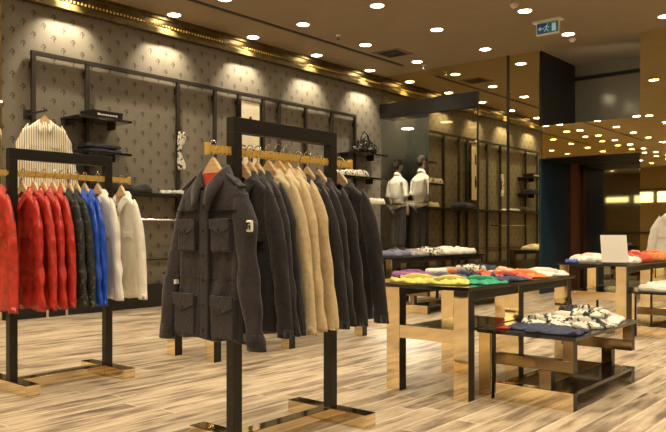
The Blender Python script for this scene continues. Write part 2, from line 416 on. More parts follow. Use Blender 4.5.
lo = bpy.data.objects.new('recess_uplight', L); COL.objects.link(lo); lo.location = (-3.55, 11.15, 2.80); lo.rotation_euler = Vector((-.5, 1, .05)).to_track_quat('-Z', 'Y').to_euler()
b_ = bmesh.new(); cyl(b_, 0, 0, 0, .03, .05, seg=16); o = obj('recess_spotlight', b_, 'lamp'); o.location = (-3.43, 11.08, RT); tag(o, 'small bright lamp on the lower right corner of the upper recess', 'spotlight')
for x, y in ((-9.2, 13.5), (-7.2, 16.5), (-9.5, 20)):
    L = bpy.data.lights.new('hall_light', 'SPOT'); L.energy = 420; L.spot_size = math.radians(150); L.color = (1, .95, .85); L.shadow_soft_size = .05
    lo = bpy.data.objects.new('hall_light', L); COL.objects.link(lo); lo.location = (x, y, 3.3)

def sprinkler(x, y, label, g='ceiling sprinklers'):
    t = thing('sprinkler', label, 'sprinkler', (x, y, CZ), 0, g)
    bm = bmesh.new(); cyl(bm, 0, 0, -.015, 0, .035, seg=16); obj('flange', bm, 'white_plastic', t)
    bm = bmesh.new(); cyl(bm, 0, 0, -.06, -.015, .012, seg=12); cyl(bm, 0, 0, -.065, -.06, .026, seg=12); obj('deflector', bm, 'steel', t)
sprinkler(-6.81, 8.17, 'small white sprinkler between lamps over the jacket rack'); sprinkler(-6.88, 10.6, 'small white sprinkler beside the mirror wall')
def detector(x, y, label):
    t = thing('smoke_detector', label, 'smoke detector', (x, y, CZ), 0, 'smoke detectors')
    bm = bmesh.new(); cyl(bm, 0, 0, -.02, 0, .055, seg=20); obj('base', bm, 'white_plastic', t)
    bm = bmesh.new(); cyl(bm, 0, 0, -.05, -.02, .03, .045, seg=20); obj('sensor_head', bm, 'white_plastic', t)
detector(-4.16, 8.52, 'round smoke detector at the top edge left of a lamp'); detector(-4.23, 10.62, 'round smoke detector just right of the lamp above the recess')
t = thing('air_vent', 'square brown air vent in the ceiling', 'vent', (-6.81, 9.57, CZ))
bm = bmesh.new()
for k in range(7): box(bm, -.2+k*.06, -.17+k*.06, -.2, .2, -.012, 0)
obj('slats', bm, 'ceil_slot', t); obj('vent_frame', boxes((-.24, -.2, -.24, .24, -.014, 0), (.2, .24, -.24, .24, -.014, 0), (-.2, .2, -.24, -.2, -.014, 0), (-.2, .2, .2, .24, -.014, 0)), 'plain_wall', t)
# exit sign: hangs from the ceiling, faces the camera side
t = thing('exit_sign', 'lit green and blue exit sign with running figure hung from ceiling', 'exit sign', (-4.11, 9.46, CZ))
t.scale = (.86, 1, .86)
obj('mount', boxes((-.24, .24, -.06, .06, -.035, 0)), 'white_plastic', t, bevel=.006)
obj('housing', boxes((-.19, .19, -.018, .018, -.235, -.035)), 'white_plastic', t)
obj('sign_panel', boxes((-.175, .02, -.024, -.018, -.215, -.05)), 'sign_blue', t)
obj('sign_panel', boxes((.02, .175, -.024, -.018, -.215, -.05)), 'sign_green', t)
bm = boxes((-.135, -.06, -.028, -.024, -.142, -.128))
v = [bm.verts.new(p) for p in ((-.155, -.028, -.135), (-.115, -.028, -.10), (-.115, -.028, -.17))]; bm.faces.new(v)
obj('arrow', bm, 'sign_white', t)
bm = bmesh.new()
for a, b in (((-.01, -.09), (-.02, -.14)), ((-.02, -.14), (.02, -.19)), ((-.02, -.14), (-.05, -.185)), ((-.01, -.1), (.03, -.13)), ((-.01, -.1), (-.045, -.115))):
    tube(bm, [(a[0], -.027, a[1]), (b[0], -.027, b[1])], .007, 6)
bmesh.ops.create_icosphere(bm, subdivisions=1, radius=.012, matrix=Matrix.Translation((0, -.027, -.072)))
obj('running_figure', bm, 'sign_white', t)
obj('door_symbol', boxes((.075, .14, -.028, -.024, -.195, -.07)), 'sign_white', t)

# ------------------------------------------------------------------ wall frame with shelves
FX = WX+.048
t = thing('wall_rail_frame', 'dark metal display frame of uprights and rails along papered wall', 'display frame', (FX, 4.0, 0))
ups = [round(q*1.0165, 3) for q in (4.03, 4.71, 6.07, 6.72, 7.18, 7.68, 8.03, 8.65, 9.31, 9.94)]
for k, yy in enumerate(ups):
    obj('upright', boxes((-.022, .022, yy-4.025, yy-3.975, 0, 3.11)), 'frame', t, bevel=.003)
    obj('bracket', boxes((-.047, -.022, yy-4.03, yy-3.97, 2.90, 2.98)), 'frame', t)
obj('top_rail', boxes((-.024, .024, .07, 6.12, 3.065, 3.11)), 'frame', t)
obj('lower_rail', boxes((-.024, .024, .07, 6.12, 1.47, 1.50)), 'frame', t)
obj('lower_rail', boxes((-.02, .02, .07, 6.12, .62, .64)), 'frame', t)

def shelf(y0, y1, z, label, d=.42):
    t = thing('wall_shelf', label, 'shelf', (WX, (y0+y1)/2, z), 0, 'black shelves on the papered wall')
    h = (y1-y0)/2
    obj('board', boxes((0.0, d, -h, h, -.03, 0)), 'black_top', t, bevel=.003)
    for s in (-1, 1): obj('bracket', boxes((0, .16, s*h*.8-.01, s*h*.8+.01, -.09, -.03)), 'frame', t)
    return t
shelf(4.46, 5.18, 2.38, 'black shelf carrying a black box, upper left of the papered wall')
shelf(4.46, 5.18, 1.97, 'black shelf with folded jeans under the shelf with the box')
shelf(9.68, 10.62, 2.40, 'black shelf holding the crumpled patent bag, near the mirror corner')
shelf(9.40, 10.62, 1.97, 'black shelf with folded clothes below the patent bag')

# ------------------------------------------------------------------ garments
def wr(p, s, seed): return noise.noise(Vector((p[0]*s+seed, p[1]*s-seed, p[2]*s*.45)))

def body_bm(seed, hw=.222, sh=.235, th=.042, top=-.098, shz=-.192, hem=-.86, flare=.0, amp=.010, nt_=34, ns=44):
    """closed shell hanging from z=top (neck) to hem, wide in x, thin in y"""
    bm = bmesh.new(); rings = []
    for i in range(nt_+1):
        f = i/nt_
        if f < .26:                                    # shoulder slope
            g = f/.26; z = top+(shz-.03-top)*g**.92
            w = .058+(sh-.058)*(g**1.02); d = .034+(th-.034)*g
        else:
            g = (f-.26)/.74; z = shz-.03+(hem-(shz-.03))*g
            w = sh+(hw-sh)*min(1, g*3)+flare*g; d = th*(1+.25*g)
        ring = []
        for k in range(ns):
            a = 2*PI*k/ns
            cx = math.copysign(abs(math.cos(a))**.75, math.cos(a)); sy = math.copysign(abs(math.sin(a))**.62, math.sin(a))
            x, y = w*cx, d*sy
            am = amp*min(1, f*2.2)
            n1 = wr((x, y*3, z), 7, seed)
            n2 = math.sin(x*46+seed*3+n1*5)*.35*min(1, max(0, (f-.3)*2))
            y += math.copysign(1, y if abs(y) > 1e-6 else 1)*(n1*1.2+n2*1.3)*am
            x += wr((x, y, z), 5, seed+9)*am*.9
            zz = z
            if f < .26 and sy < 0: zz -= .085*(1-g)**1.2*math.exp(-(x/.055)**2)
            if f > .97: zz += .006*math.sin(x*30+seed)
            ring.append(bm.verts.new((x, y, zz)))
        rings.append(ring)
    for a, b in zip(rings, rings[1:]):
        for k in range(ns): bm.faces.new((a[k], a[(k+1) % ns], b[(k+1) % ns], b[k]))
    # turned-in hem and dark inside
    inner = [bm.verts.new((v.co.x*.93, v.co.y*.7, v.co.z+.05)) for v in rings[-1]]
    for k in range(ns): bm.faces.new((rings[-1][k], rings[-1][(k+1) % ns], inner[(k+1) % ns], inner[k]))
    bm.faces.new(inner)
    nin = [bm.verts.new((v.co.x*.7, v.co.y*.6, v.co.z-.05)) for v in rings[0]]
    for k in range(ns): bm.faces.new((rings[0][k], rings[0][(k+1) % ns], nin[(k+1) % ns], nin[k]))
    bm.faces.new(nin)
    return bm

def sleeve_bm(side, seed, sx=.205, shz=-.182, out=.285, end=-.87, r=.052, amp=.008, flat=.62, fwd=-.012, cuff=True):
    bm = bmesh.new(); rings = []; n = 40; ns = 18
    for i in range(n+1):
        f = i/n
        px = sx+(out-sx)*f**.95; pz = shz+(end-shz)*f; py = fwd*f*2.0*(1+.3*math.sin(f*5+seed))
        rr = r*(.72+.5*min(1, f*5))*(1-.30*f)
        if cuff and f > .91: rr *= 1.10
        if f < .1: rr *= .7+3*f
        ring = []
        for k in range(ns):
            a = 2*PI*k/ns
            fold = amp*(math.sin(f*26+math.sin(a+seed)*3+seed)*.22*(.2+f*1.4)+.55*math.sin(3*a+seed*2+f*3)*min(1,f*3)+1.6*wr((math.cos(a)*.1, math.sin(a)*.1, f*1.6), 9, seed+side))
            if cuff and f > .9: fold *= .4
            q = rr+fold
            tiltz = .035*math.cos(a)*(1-f)**2
            ring.append(bm.verts.new((side*(px+q*math.cos(a)), py+q*flat*math.sin(a), pz-tiltz)))
        rings.append(ring)
    for a, b in zip(rings, rings[1:]):
        for k in range(ns): bm.faces.new((a[k], a[(k+1) % ns], b[(k+1) % ns], b[k]))
    bm.faces.new(rings[0])
    cx = sum((v.co for v in rings[-1]), Vector())/ns
    inn = [bm.verts.new(cx+(v.co-cx)*.8+Vector((0, 0, .04))) for v in rings[-1]]
    for k in range(ns): bm.faces.new((rings[-1][k], rings[-1][(k+1) % ns], inn[(k+1) % ns], inn[k]))
    bm.faces.new(inn)
    return bm

def collar_bm(r=.066, ry=.042, z=-.075, drop=.05, point=.10, open_=34, stand=.035):
    """turned down collar, open at the front (-y) with two long points"""
    bm = bmesh.new(); n = 26; rows = []
    a0, a1 = -90+open_, 270-open_
    for i in range(n+1):
        f = i/n; a = math.radians(a0+(a1-a0)*f); e = abs(f-.5)*2; p = e**5
        c, s = math.cos(a), math.sin(a)
        zt = z-.105*e**2.6
        pts = [((r-.012)*c, (ry-.01)*s, zt-stand), ((r-.004)*c, (ry-.004)*s, zt), ((r+.008)*c, (ry+.008)*s, zt-.003),
               ((r+.022)*c, (ry+.022)*s-.004*p, zt-drop-point*p*.6), ((r+.034)*c+math.copysign(.030, c)*e**4, (ry+.020)*s-.006*p, zt-drop*1.25-point*p)]
        rows.append([bm.verts.new(q) for q in pts])
    for a, b in zip(rows, rows[1:]):
        for k in range(4): bm.faces.new((a[k], a[k+1], b[k+1], b[k]))
    return bm

def on_front(x, z, seed, off=.006, th=.042):  # a point just proud of the front face
    return (x, -(th*1.18+off), z)

def garment(name, label, cat, mat, seed, loc, group, collar='shirt', hood=False, th=.020, amp=.008, wid=1.0, length=-.86, slv=True, trim=None, tags=False, hem_tag=False):
    t = thing(name, label, cat, loc, 0, group)
    bm = body_bm(seed, hw=.215*wid, sh=.205*wid, th=th, hem=length, amp=amp, nt_=30, ns=36)
    obj('body', bm, mat, t, smooth=True)
    for s in (-1, 1):
        obj('sleeve', sleeve_bm(s, seed+s, sx=.176*wid, out=.292*wid, end=length-.005, r=.05, flat=.40 if th < .03 else .62, amp=amp*.8), mat, t, smooth=True)
    obj('collar', collar_bm(z=-.088, point=.045, ry=max(.034, th+.008), r=.064, drop=.026, open_=16, stand=.03), mat, t, smooth=True, solid=.005)
    # button placket down the front
    d = th*1.2
    obj('placket', boxes((-.016, .016, -d-.006, -d*.6, length+.02, -.22)), mat, t, bevel=.003)
    for s in (-1, 1):
        obj('pocket_flap', boxes((s*.11-.05, s*.11+.05, -d-.005, -d*.5, -.42, -.38)), mat, t, bevel=.003)
    if tags:
        o = obj('price_tag', boxes((.20, .225, -.02, -.017, length-.06, length-.01)), 'paper', t)
        o['label'] = 'small white price tag'
    return t

def make_hanger(label, loc, group):
    t = thing('coat_hanger', label, 'hanger', loc, 0, group)
    bm = bmesh.new(); n = 24; ra = []
    for i in range(n+1):
        x = -.150+.30*i/n; e = abs(x)/.150
        zt = -.046-.170*e**1.05; zb = zt-.026-.045*(1-e)**1.5; hy = .010+.003*e**2
        ra.append([bm.verts.new((x, -hy, zb)), bm.verts.new((x, hy, zb)), bm.verts.new((x, hy, zt)), bm.verts.new((x, -hy, zt))])
    for a, b in zip(ra, ra[1:]):
        for k in range(4): bm.faces.new((a[k], a[(k+1) % 4], b[(k+1) % 4], b[k]))
    bm.faces.new(ra[0]); bm.faces.new(ra[-1])
    obj('arms', bm, 'wood', t, smooth=False, bevel=.005)
    bm = bmesh.new()
    pts = [(0, 0, -.065), (0, 0, -.035), (.008, 0, -.022)]
    for k in range(10):
        a = math.radians(-50+k*26); pts.append((.024*math.cos(a), 0, .004+.024*math.sin(a)))
    tube(bm, pts, .0028, 8); obj('hook', bm, 'steel', t, smooth=True)
    return t

hang_proto = [None]
def hanger(label, loc, group):
    if hang_proto[0] is None: hang_proto[0] = make_hanger(label, loc, group); return hang_proto[0]
    return dup(hang_proto[0], loc, 0, label, group)

# ------------------------------------------------------------------ clothes racks
def rack(label, X, Y0, Y1, ext0, ext1):
    t = thing('clothes_rack', label, 'clothes rack', (X, (Y0+Y1)/2, 0), 0, 'clothes racks with brass rails')
    c = (Y0+Y1)/2; a, b = Y0-c, Y1-c
    for y_ in (a, b):
        obj('post', boxes((-.026, .026, y_-.026, y_+.026, .07, 1.46)), 'black', t, bevel=.002)
    obj('top_beam', boxes((-.026, .026, a-.026, b+.026, 1.46, 1.53)), 'black', t, bevel=.002)
    for y_ in (a, b):
        bm = bmesh.new(); box(bm, -.27, .27, y_-.045, y_+.045, 0, .07, 0)
        o = obj('foot', bm, 'brass', t, bevel=.003)
    obj('base_beam', boxes((-.04, .04, a+.045, b-.045, 0, .068)), 'brass', t, bevel=.002)
    # notched rail
    bm = bmesh.new(); y = a-ext0; k = 0
    seg = .0125
    while y < b+ext1:
        hgt = .019 if k % 2 == 0 else .012
        box(bm, -.010, .010, y, y+seg, 1.372-hgt, 1.372+hgt); y += seg; k += 1
    cyl(bm, 0, 0, 1.36, 1.37, .001, seg=3)
    o = obj('hanging_rail', bm, 'rail', t)
    for y_ in (a-ext0, b+ext1):
        bm = bmesh.new(); box(bm, -.014, .014, y_-.006, y_+.006, 1.345, 1.40); obj('rail_end', bm, 'rail', t, bevel=.003)
    return t
RA = 1.385
rack('black clothes rack with brass rail holding the charcoal and khaki jackets', -2.485, 2.23, 2.915, .16, .17)
rack('black clothes rack with brass rail holding red, black, blue and white jackets', -4.47, 2.14, 2.82, .15, .18)

G1 = 'garments on the front rack'; H1 = 'hangers on the front rack'
# the detailed front jacket
def front_jacket():
    T = .038
    t = thing('field_jacket', 'charcoal field jacket with sleeve badge and red lining, foremost on the front rack', 'jacket', (-2.485, 2.105, RA), 0, G1)
    bm = body_bm(3.3, hw=.225, sh=.215, th=T, hem=-.862, amp=.012, nt_=60, ns=84); obj('body', bm, 'charcoal', t, smooth=True)
    for s in (-1, 1):
        sl = obj('sleeve', sleeve_bm(s, 5.1+s, sx=.182, out=.298, end=-.885, r=.053, amp=.009, flat=.6), 'charcoal', t, smooth=True)
        bm = bmesh.new()   # cuff strap
        ring = []
        for z_ in (-.845, -.815):
            ring.append([bm.verts.new((s*.285+.045*math.cos(2*PI*k/20), -.024+.032*math.sin(2*PI*k/20), z_)) for k in range(20)])
        for k in range(20): bm.faces.new((ring[0][k], ring[0][(k+1) % 20], ring[1][(k+1) % 20], ring[1][k]))
        obj('cuff_strap', bm, 'charcoal', sl, solid=.006)
    obj('collar', collar_bm(r=.074, ry=.052, z=-.080, drop=.036, point=.062, open_=13, stand=.045), 'charcoal', t, smooth=True, solid=.006)
    bm = bmesh.new()   # red lining in the V of the neck
    v = [bm.verts.new(p) for p in ((-.05, -.014, -.12), (.05, -.014, -.12), (.04, -.022, -.26), (-.04, -.022, -.26))]; bm.faces.new(v)
    o = obj('lining', bm, 'lining', t, solid=.003); o['label'] = 'red checked lining'
    D = T*1.25+.004
    o = obj('placket', boxes((-.032, .032, -D-.006, -.02, -.855, -.20)), 'charcoal', t, bevel=.004)
    for xx in (-.026, .026): obj('stitching', boxes((xx-.0012, xx+.0012, -D-.0068, -D, -.85, -.21)), 'seam', o)
    for z_ in (-.27, -.38, -.49, -.60, -.71, -.82):
        bm = bmesh.new(); tube(bm, [(0, -D-.006, z_), (0, -D-.010, z_)], .007, 12); b2 = obj('button', bm, 'seam', o)
    for s in (-1, 1):
        # chest pocket with pointed flap
        def pocket(x0, x1, z0, z1, flap, tilt=0):
            p = obj('pocket', boxes((x0, x1, -D-.012, -.02, z0, z1)), 'charcoal', t, bevel=.006)
            bm = bmesh.new(); m_ = (x0+x1)/2
            pr = [(x0-.004, z1+.008), (x1+.004, z1+.008), (x1+.004, z1-flap*.6), (m_, z1-flap), (x0-.004, z1-flap*.6)]
            f_ = [bm.verts.new((a, -D-.019, b)) for a, b in pr]; g_ = [bm.verts.new((a, -D-.008, b)) for a, b in pr]
            bm.faces.new(f_); bm.faces.new(g_)
            for k in range(5): bm.faces.new((f_[k], f_[(k+1) % 5], g_[(k+1) % 5], g_[k]))
            fl = obj('flap', bm, 'charcoal', p, bevel=.003)
            bm = bmesh.new(); tube(bm, [(m_, -D-.019, z1-flap+.016), (m_, -D-.023, z1-flap+.016)], .006, 10); obj('button', bm, 'seam', p)
        x0, x1 = (s*.055, s*.175) if s > 0 else (s*.175, s*.055)
        pocket(x0, x1, -.47, -.335, .058)
        x0, x1 = (s*.06, s*.20) if s > 0 else (s*.20, s*.06)
        pocket(x0, x1, -.845, -.67, .07)
        obj('waist_seam', boxes((min(s*.035, s*.21), max(s*.035, s*.21), -D+.010, -.02, -.592, -.587)), 'charcoal', t, bevel=.002)
        obj('yoke_seam', boxes((min(s*.035, s*.20), max(s*.035, s*.20), -D+.001, -.02, -.292, -.288)), 'seam', t)
        bm = bmesh.new()   # epaulette
        v = [bm.verts.new(p) for p in ((s*.10, -.020, -.132), (s*.195, -.022, -.190), (s*.195, .022, -.190), (s*.10, .018, -.132))]; bm.faces.new(v)
        obj('epaulette', bm, 'charcoal', t, solid=.010, bevel=.003)
    # woven badge on the right-hand sleeve: shield with a letter-like mark
    bd = thing_child = obj('sleeve_badge', boxes((.262, .300, -.047, -.035, -.385, -.335)), 'paper', t, bevel=.006)
    bd['label'] = 'white woven shield badge'
    obj('badge_mark', boxes((.268, .276, -.050, -.046, -.375, -.345), (.276, .290, -.050, -.046, -.352, -.345), (.284, .292, -.050, -.046, -.375, -.356), (.276, .284, -.050, -.046, -.365, -.360)), 'seam', bd)
    obj('side_tab', boxes((-.218, -.208, -D, -.03, -.625, -.605)), 'paper', t)['label'] = 'tiny white tab'
    return t
front_jacket()
hanger('wooden hanger with chrome hook inside the foremost charcoal jacket', (-2.485, 2.105, RA), H1)

main = [(2.285, 'charcoal2', 'dark jacket directly behind the near post of the front rack'),
        (2.335, 'charcoal', 'second of three dark jackets between near post and khaki jackets'),
        (2.385, 'charcoal2', 'dark jacket touching the first khaki jacket on front rack'),
        (2.455, 'beige', 'first khaki jacket after the dark ones on the front rack'),
        (2.52, 'beige', 'middle khaki jacket of three on the front rack'),
        (2.585, 'beige', 'last khaki jacket, next to the far dark jackets on front rack'),
        (2.66, 'charcoal2', 'dark jacket right behind the last khaki jacket'),
        (2.74, 'charcoal2', 'dark jacket in the middle of the far group on the front rack'),
        (2.83, 'charcoal2', 'dark jacket just before the far post of the front rack'),
        (2.985, 'charcoal2', 'rearmost dark jacket hanging past the far post of the front rack')]
protos = {}
def hang(mat, seedv, y, X, label, group, hgroup, cat='jacket', name='jacket', z=0, hl=None, **kw):
    key = (mat, seedv, tuple(sorted(kw.items())))
    loc = (X, y, RA+z)
    if key not in protos:
        t = garment(name, label, cat, mat, seedv*2.7+1, loc, group, **kw); protos[key] = t
    else: t = dup(protos[key], loc, 0, label, group)
    t.rotation_euler = (0, 0, math.radians(rnd.uniform(-2.5, 2.5)))
    hanger(hl or ('wooden hanger holding the ' + label)[:110], loc, hgroup)
    return t
def hlabel(l):
    w = ('hanger of the ' + l).split()
    return ' '.join(w[:16])
for i, (y, mt, lb) in enumerate(main):
    hang(mt, i % 3, y, -2.485+rnd.uniform(-.008, .008), lb, G1, H1, z=rnd.uniform(-.008, .004)+(.02 if mt == 'beige' else 0), hl=hlabel(lb), name='jacket', length=-.84 if mt != 'beige' else -.86, wid=1.03)
G2 = 'garments on the left rack'; H2 = 'hangers on the left rack'
left = [(2.035, 'red', 'glossy red jacket cut by the left edge, outside the near post'),
        (2.215, 'red', 'first glossy red jacket right of the near post on the left rack'),
        (2.285, 'red', 'second glossy red jacket right of the near post'),
        (2.35, 'red', 'third glossy red jacket on the left rack'),
        (2.415, 'red', 'last glossy red jacket, touching the black ones'),
        (2.475, 'navyblack', 'black patterned jacket next to the red ones on left rack'),
        (2.53, 'navyblack', 'black patterned jacket next to the blue ones on left rack'),
        (2.59, 'blue', 'royal blue jacket next to the black ones on left rack'),
        (2.65, 'blue', 'royal blue jacket next to the white one on left rack'),
        (2.745, 'white', 'white jacket between the blue one and the far post'),
        (2.93, 'white', 'white jacket hanging outside the far post of the left rack')]
for i, (y, mt, lb) in enumerate(left):
    hang(mt, i % 2, y, -4.47+rnd.uniform(-.008, .008), lb, G2, H2, z=rnd.uniform(-.008, .004), hl=hlabel(lb), name='jacket',
         length=-.86 if mt != 'white' else -.84, amp=.011 if mt in ('red', 'blue') else .010, th=.022, tags=(mt in ('red',) and i in (2, 4)))

# striped shirt on the wall frame
t = garment('striped_shirt', 'cream shirt with dark stripes hanging on the wall frame above left rack', 'shirt', 'striped', 11, (WX+.42, 4.04, 2.36), None, th=.05, wid=1.12, length=-.92, amp=.012)
t.rotation_euler = (0, 0, math.radians(68))
h = hanger('wooden hanger of the striped shirt on the papered wall', (WX+.42, 4.04, 2.36), None); h.rotation_euler = (0, 0, math.radians(68))
if 'group' in h: del h['group']
obj('hanging_arm', boxes((-.04, .42, .03, .05, 2.352, 2.372), (-.047, -.035, .0, .08, 2.31, 2.42)), 'frame', bpy.data.objects['wall_rail_frame'])

# small striped scarf on an upright
bm = bmesh.new(); rs = []
for i in range(30):
    f = i/29; z = 2.38-.52*f
    w = .05+.022*math.sin(f*9); c = .02*math.sin(f*7+1); n = 14
    rs.append([bm.verts.new((.03+.022*math.sin(2*PI*k/n)*(1+.3*math.sin(k*2+f*20)), c+w*math.cos(2*PI*k/n), z-1.9)) for k in range(n)])
for a, b in zip(rs, rs[1:]):
    for k in range(14): bm.faces.new((a[k], a[(k+1) % 14], b[(k+1) % 14], b[k]))
bm.faces.new(rs[0]); bm.faces.new(rs[-1])
o = obj('scarf', bm, 'print', None, smooth=True); o.location = (FX+.03, 6.17, 1.9)
tag(o, 'black and white patterned scarf hanging on a wall frame upright', 'scarf')

# poster
t = thing('poster', 'tall cream poster with small dark figure on the papered wall', 'poster', (FX+.03, 7.50, 2.62))
obj('sheet', boxes((0, .012, -.19, .19, -.9, .36)), 'poster', t)
def printed(pts, rr):
    bm = bmesh.new(); tube(bm, pts, rr, 12)
    for v in bm.verts: v.co.x = .014+v.co.x*.05
    obj('printed_figure', bm, 'frame', t)
printed([(0, 0, q) for q in (-.10, -.04, 0, .04, .08, .12, .14)], [.035, .045, .03, .042, .03, .028, .008])
printed([(0, 0, q) for q in (-.35, -.5, -.62)], [.02, .05, .03])
obj('poster_frame', boxes((-.005, .018, -.205, -.19, -.9, .375), (-.005, .018, .19, .205, -.9, .375), (-.005, .018, -.19, .19, .36, .375)), 'frame', t)

# ------------------------------------------------------------------ folded clothes
def fold_bm(w, l, h, seed, rough_=.010, n=22):
    """garment folded flat: soft slab with fold ridges, layered rim and a sagging outline"""
    bm = bmesh.new()
    def P(u, v, top):
        e = max(abs(u), abs(v)); r = max(0, (e-.8)/.2)
        ox = wr((u*.6, v*.6, 1), 2.2, seed)*.06; oy = wr((v*.6, u*.6, 2), 2.2, seed+4)*.06
        x = (u*.5+ox)*w; y = (v*.5+oy)*l
        z = h*(1-r**2.6*.55)+(wr((u, v, 0), 2.6, seed)+.5*wr((u*2, v*2, 0), 3.1, seed+2))*rough_*1.6+.5*rough_*math.sin(u*5+v*3+seed) if top else 0
        if top: z = max(z, h*.35)
        return (x, y, z)
    top = [[bm.verts.new(P(-1+2*i/n, -1+2*j/n, True)) for i in range(n+1)] for j in range(n+1)]
    for j in range(n):
        for i in range(n): bm.faces.new((top[j][i], top[j][i+1], top[j+1][i+1], top[j+1][i]))
    rim = [top[0][i] for i in range(n)]+[top[j][n] for j in range(n)]+[top[n][n-i] for i in range(n)]+[top[n-j][0] for j in range(n)]
    prev = rim; m = len(rim)
    for q, (s, zf) in enumerate(((1.02, .8), (.99, .6), (1.025, .4), (1.0, .15), (.97, 0))):
        cur = [bm.verts.new((v.co.x*s, v.co.y*s, v.co.z*zf)) for v in rim]
        for k in range(m): bm.faces.new((prev[k], prev[(k+1) % m], cur[(k+1) % m], cur[k]))
        prev = cur
    bm.faces.new(prev)
    return bm

def folded(label, mat, x, y, z, rz, w=.24, l=.32, h=.035, group=None, cat='folded shirt', name='folded_shirt', seed=None, rough_=.012, collar=True):
    seed = rnd.uniform(0, 50) if seed is None else seed
    if z in (.675, .415): h *= .66; rough_ *= .85
    t = thing(name, label, cat, (x, y, z), math.radians(rz), group)
    obj('cloth', fold_bm(w, l, h, seed, rough_), mat, t, smooth=True)
    if collar:
        bm = bmesh.new(); pts = []
        for k in range(13):
            a = math.radians(-30+k*20); pts.append((.055*math.cos(a), l*.30+.04*math.sin(a), h+.004+.004*math.sin(k)))
        tube(bm, pts, .009, 8, flat=1.2); obj('collar', bm, mat, t, smooth=True)
        # a sleeve folded across
        bm = bmesh.new(); tube(bm, [(-w*.38, l*.2, h*.9), (-w*.2, 0, h+.006), (w*.05, -l*.22, h+.004), (w*.1, -l*.42, h*.8)], [.02, .03, .028, .022], 10, flat=.35)
        obj('folded_sleeve', bm, mat, t, smooth=True)
    return t

# ------------------------------------------------------------------ tables
def tall_table(label, x0, x1, y0, y1, h=.675, frames=(0, .45, 1), shelf=True):
    cx, cy = (x0+x1)/2, (y0+y1)/2; a, b = x0-cx, x1-cx; c, d = y0-cy, y1-cy
    t = thing('display_table', label, 'display table', (cx, cy, 0), 0, 'tall display tables')
    obj('tabletop', boxes((a-.02, b+.02, c-.03, d+.03, h-.022, h)), 'black_top', t, bevel=.002)
    W = .10; T = .075
    for f in frames:
        y_ = c+T/2+(d-c-T)*f
        for xx in (a, b-W):
            bm = bmesh.new(); box(bm, xx, xx+W, y_-T/2, y_+T/2, 0, h-.022, 0, 1)
            obj('leg', bm, ['brass', 'black'], t, bevel=.002)
    if shelf:
        y_ = c+T/2
        bm = bmesh.new(); box(bm, a+W, b-W, y_-T/2+.002, y_+T/2, .335, .415, 0); obj('cross_beam', bm, ['brass'], t)
        obj('lower_shelf', boxes((a+W, b-W, y_+T/2, d*.1, .385, .405)), 'black_top', t)
    obj('stretcher', boxes((a+.02, a+.06, c+T, d-T, h-.08, h-.022), (b-.06, b-.02, c+T, d-T, h-.08, h-.022)), 'black', t)
    return t

def low_table(label, x0, x1, y0, y1, h=.415):
    cx, cy = (x0+x1)/2, (y0+y1)/2; a, b = x0-cx, x1-cx; c, d = y0-cy, y1-cy
    t = thing('low_display_table', label, 'display table', (cx, cy, 0), 0, 'low display tables')
    obj('tabletop', boxes((a-.09, b+.02, c-.02, d+.02, h-.02, h)), 'black_top', t, bevel=.002)
    T = .06
    for y_ in (c+T/2, d-T/2):
        def part(nm_, *bs):
            bm = bmesh.new()
            for q in bs: box(bm, q[0], q[1], y_-T/2, y_+T/2, q[2], q[3], 0, 1)
            return obj(nm_, bm, ['brass' if nm_ in ('floor_beam', 'leg') else 'dark_bronze', 'black'], t, bevel=.002)
        part('floor_beam', (a+.02, b, 0, .105))
        part('post', (a+.30, a+.37, .105, .215))
        part('middle_beam', (a+.02, b, .215, .28))
        part('upper_post', (b-.06, b, .28, h-.02))
        part('leg', (a-.085, a+.0, .0, h-.02)) if y_ < 0 else part('leg', (a+.02, a+.08, .28, h-.02))
    obj('side_beam', boxes((a+.02, a+.07, c+T, d-T, .0, .09)), 'brass', t)
    obj('lower_shelf', boxes((a+.30, b-.005, c+T, d-T, .085, .105)), 'black_top', t)
    return t

tall_table('black topped brass legged table with yellow and coral clothes in foreground', -2.69, -2.10, 3.71, 5.25)
low_table('low brass table in right foreground carrying navy jeans and printed shirts', -2.04, -1.54, 3.88, 4.93)
tall_table('brass legged table behind the front rack, mostly hidden by jackets', -4.80, -4.22, 3.58, 5.50, shelf=False)
tall_table('tall table with the white sign, near the doorway recess', -2.93, -2.27, 7.02, 8.75, h=.69)
low_table('low table with white shirts at the right edge', -2.22, -1.5, 7.1, 8.8, h=.43)
tall_table('tall dark table with three piles in front of the mannequins', -5.95, -5.35, 7.50, 9.90, h=.67)
low_table('low table with purple and rolled clothes in front of mannequin table', -5.28, -4.72, 7.35, 9.5, h=.43)

GA = 'clothes on the yellow and coral table'; ZA = .675
for a in (('lemon yellow shirt at the near left corner of the table', 'yellow', -2.55, 3.86, 75, .22, .30, .04),
          ('lemon yellow shirt beside the green one at the table front', 'yellow', -2.36, 3.89, 110, .22, .28, .035),
          ('sea green shirt at the near right corner of the table', 'green', -2.21, 4.06, 80, .22, .26, .03),
          ('slate blue shirt behind the yellow shirts', 'slate', -2.53, 4.2, 20, .28, .30, .032),
          ('navy shirt on the right edge behind the green shirt', 'navy', -2.24, 4.36, -10, .26, .30, .034),
          ('navy shirt behind the slate blue one, next to coral', 'navy', -2.52, 4.46, 15, .24, .28, .030),
          ('coral red shirt in the middle of the table', 'coral', -2.27, 4.60, 30, .26, .30, .038),
          ('coral red shirt at the back edge beside the orange one', 'coral', -2.52, 4.72, -20, .26, .28, .036),
          ('orange shirt near the far end of the table', 'orange', -2.28, 4.83, 60, .24, .28, .040),
          ('peach shirt at the far left corner of the table', 'peach', -2.50, 5.0, 10, .26, .30, .045),
          ('white shirt at the far right corner of the table', 'white', -2.26, 5.08, 75, .26, .30, .045)):
    folded(a[0], a[1], a[2], a[3], ZA, a[4], a[5], a[6], a[7], GA)
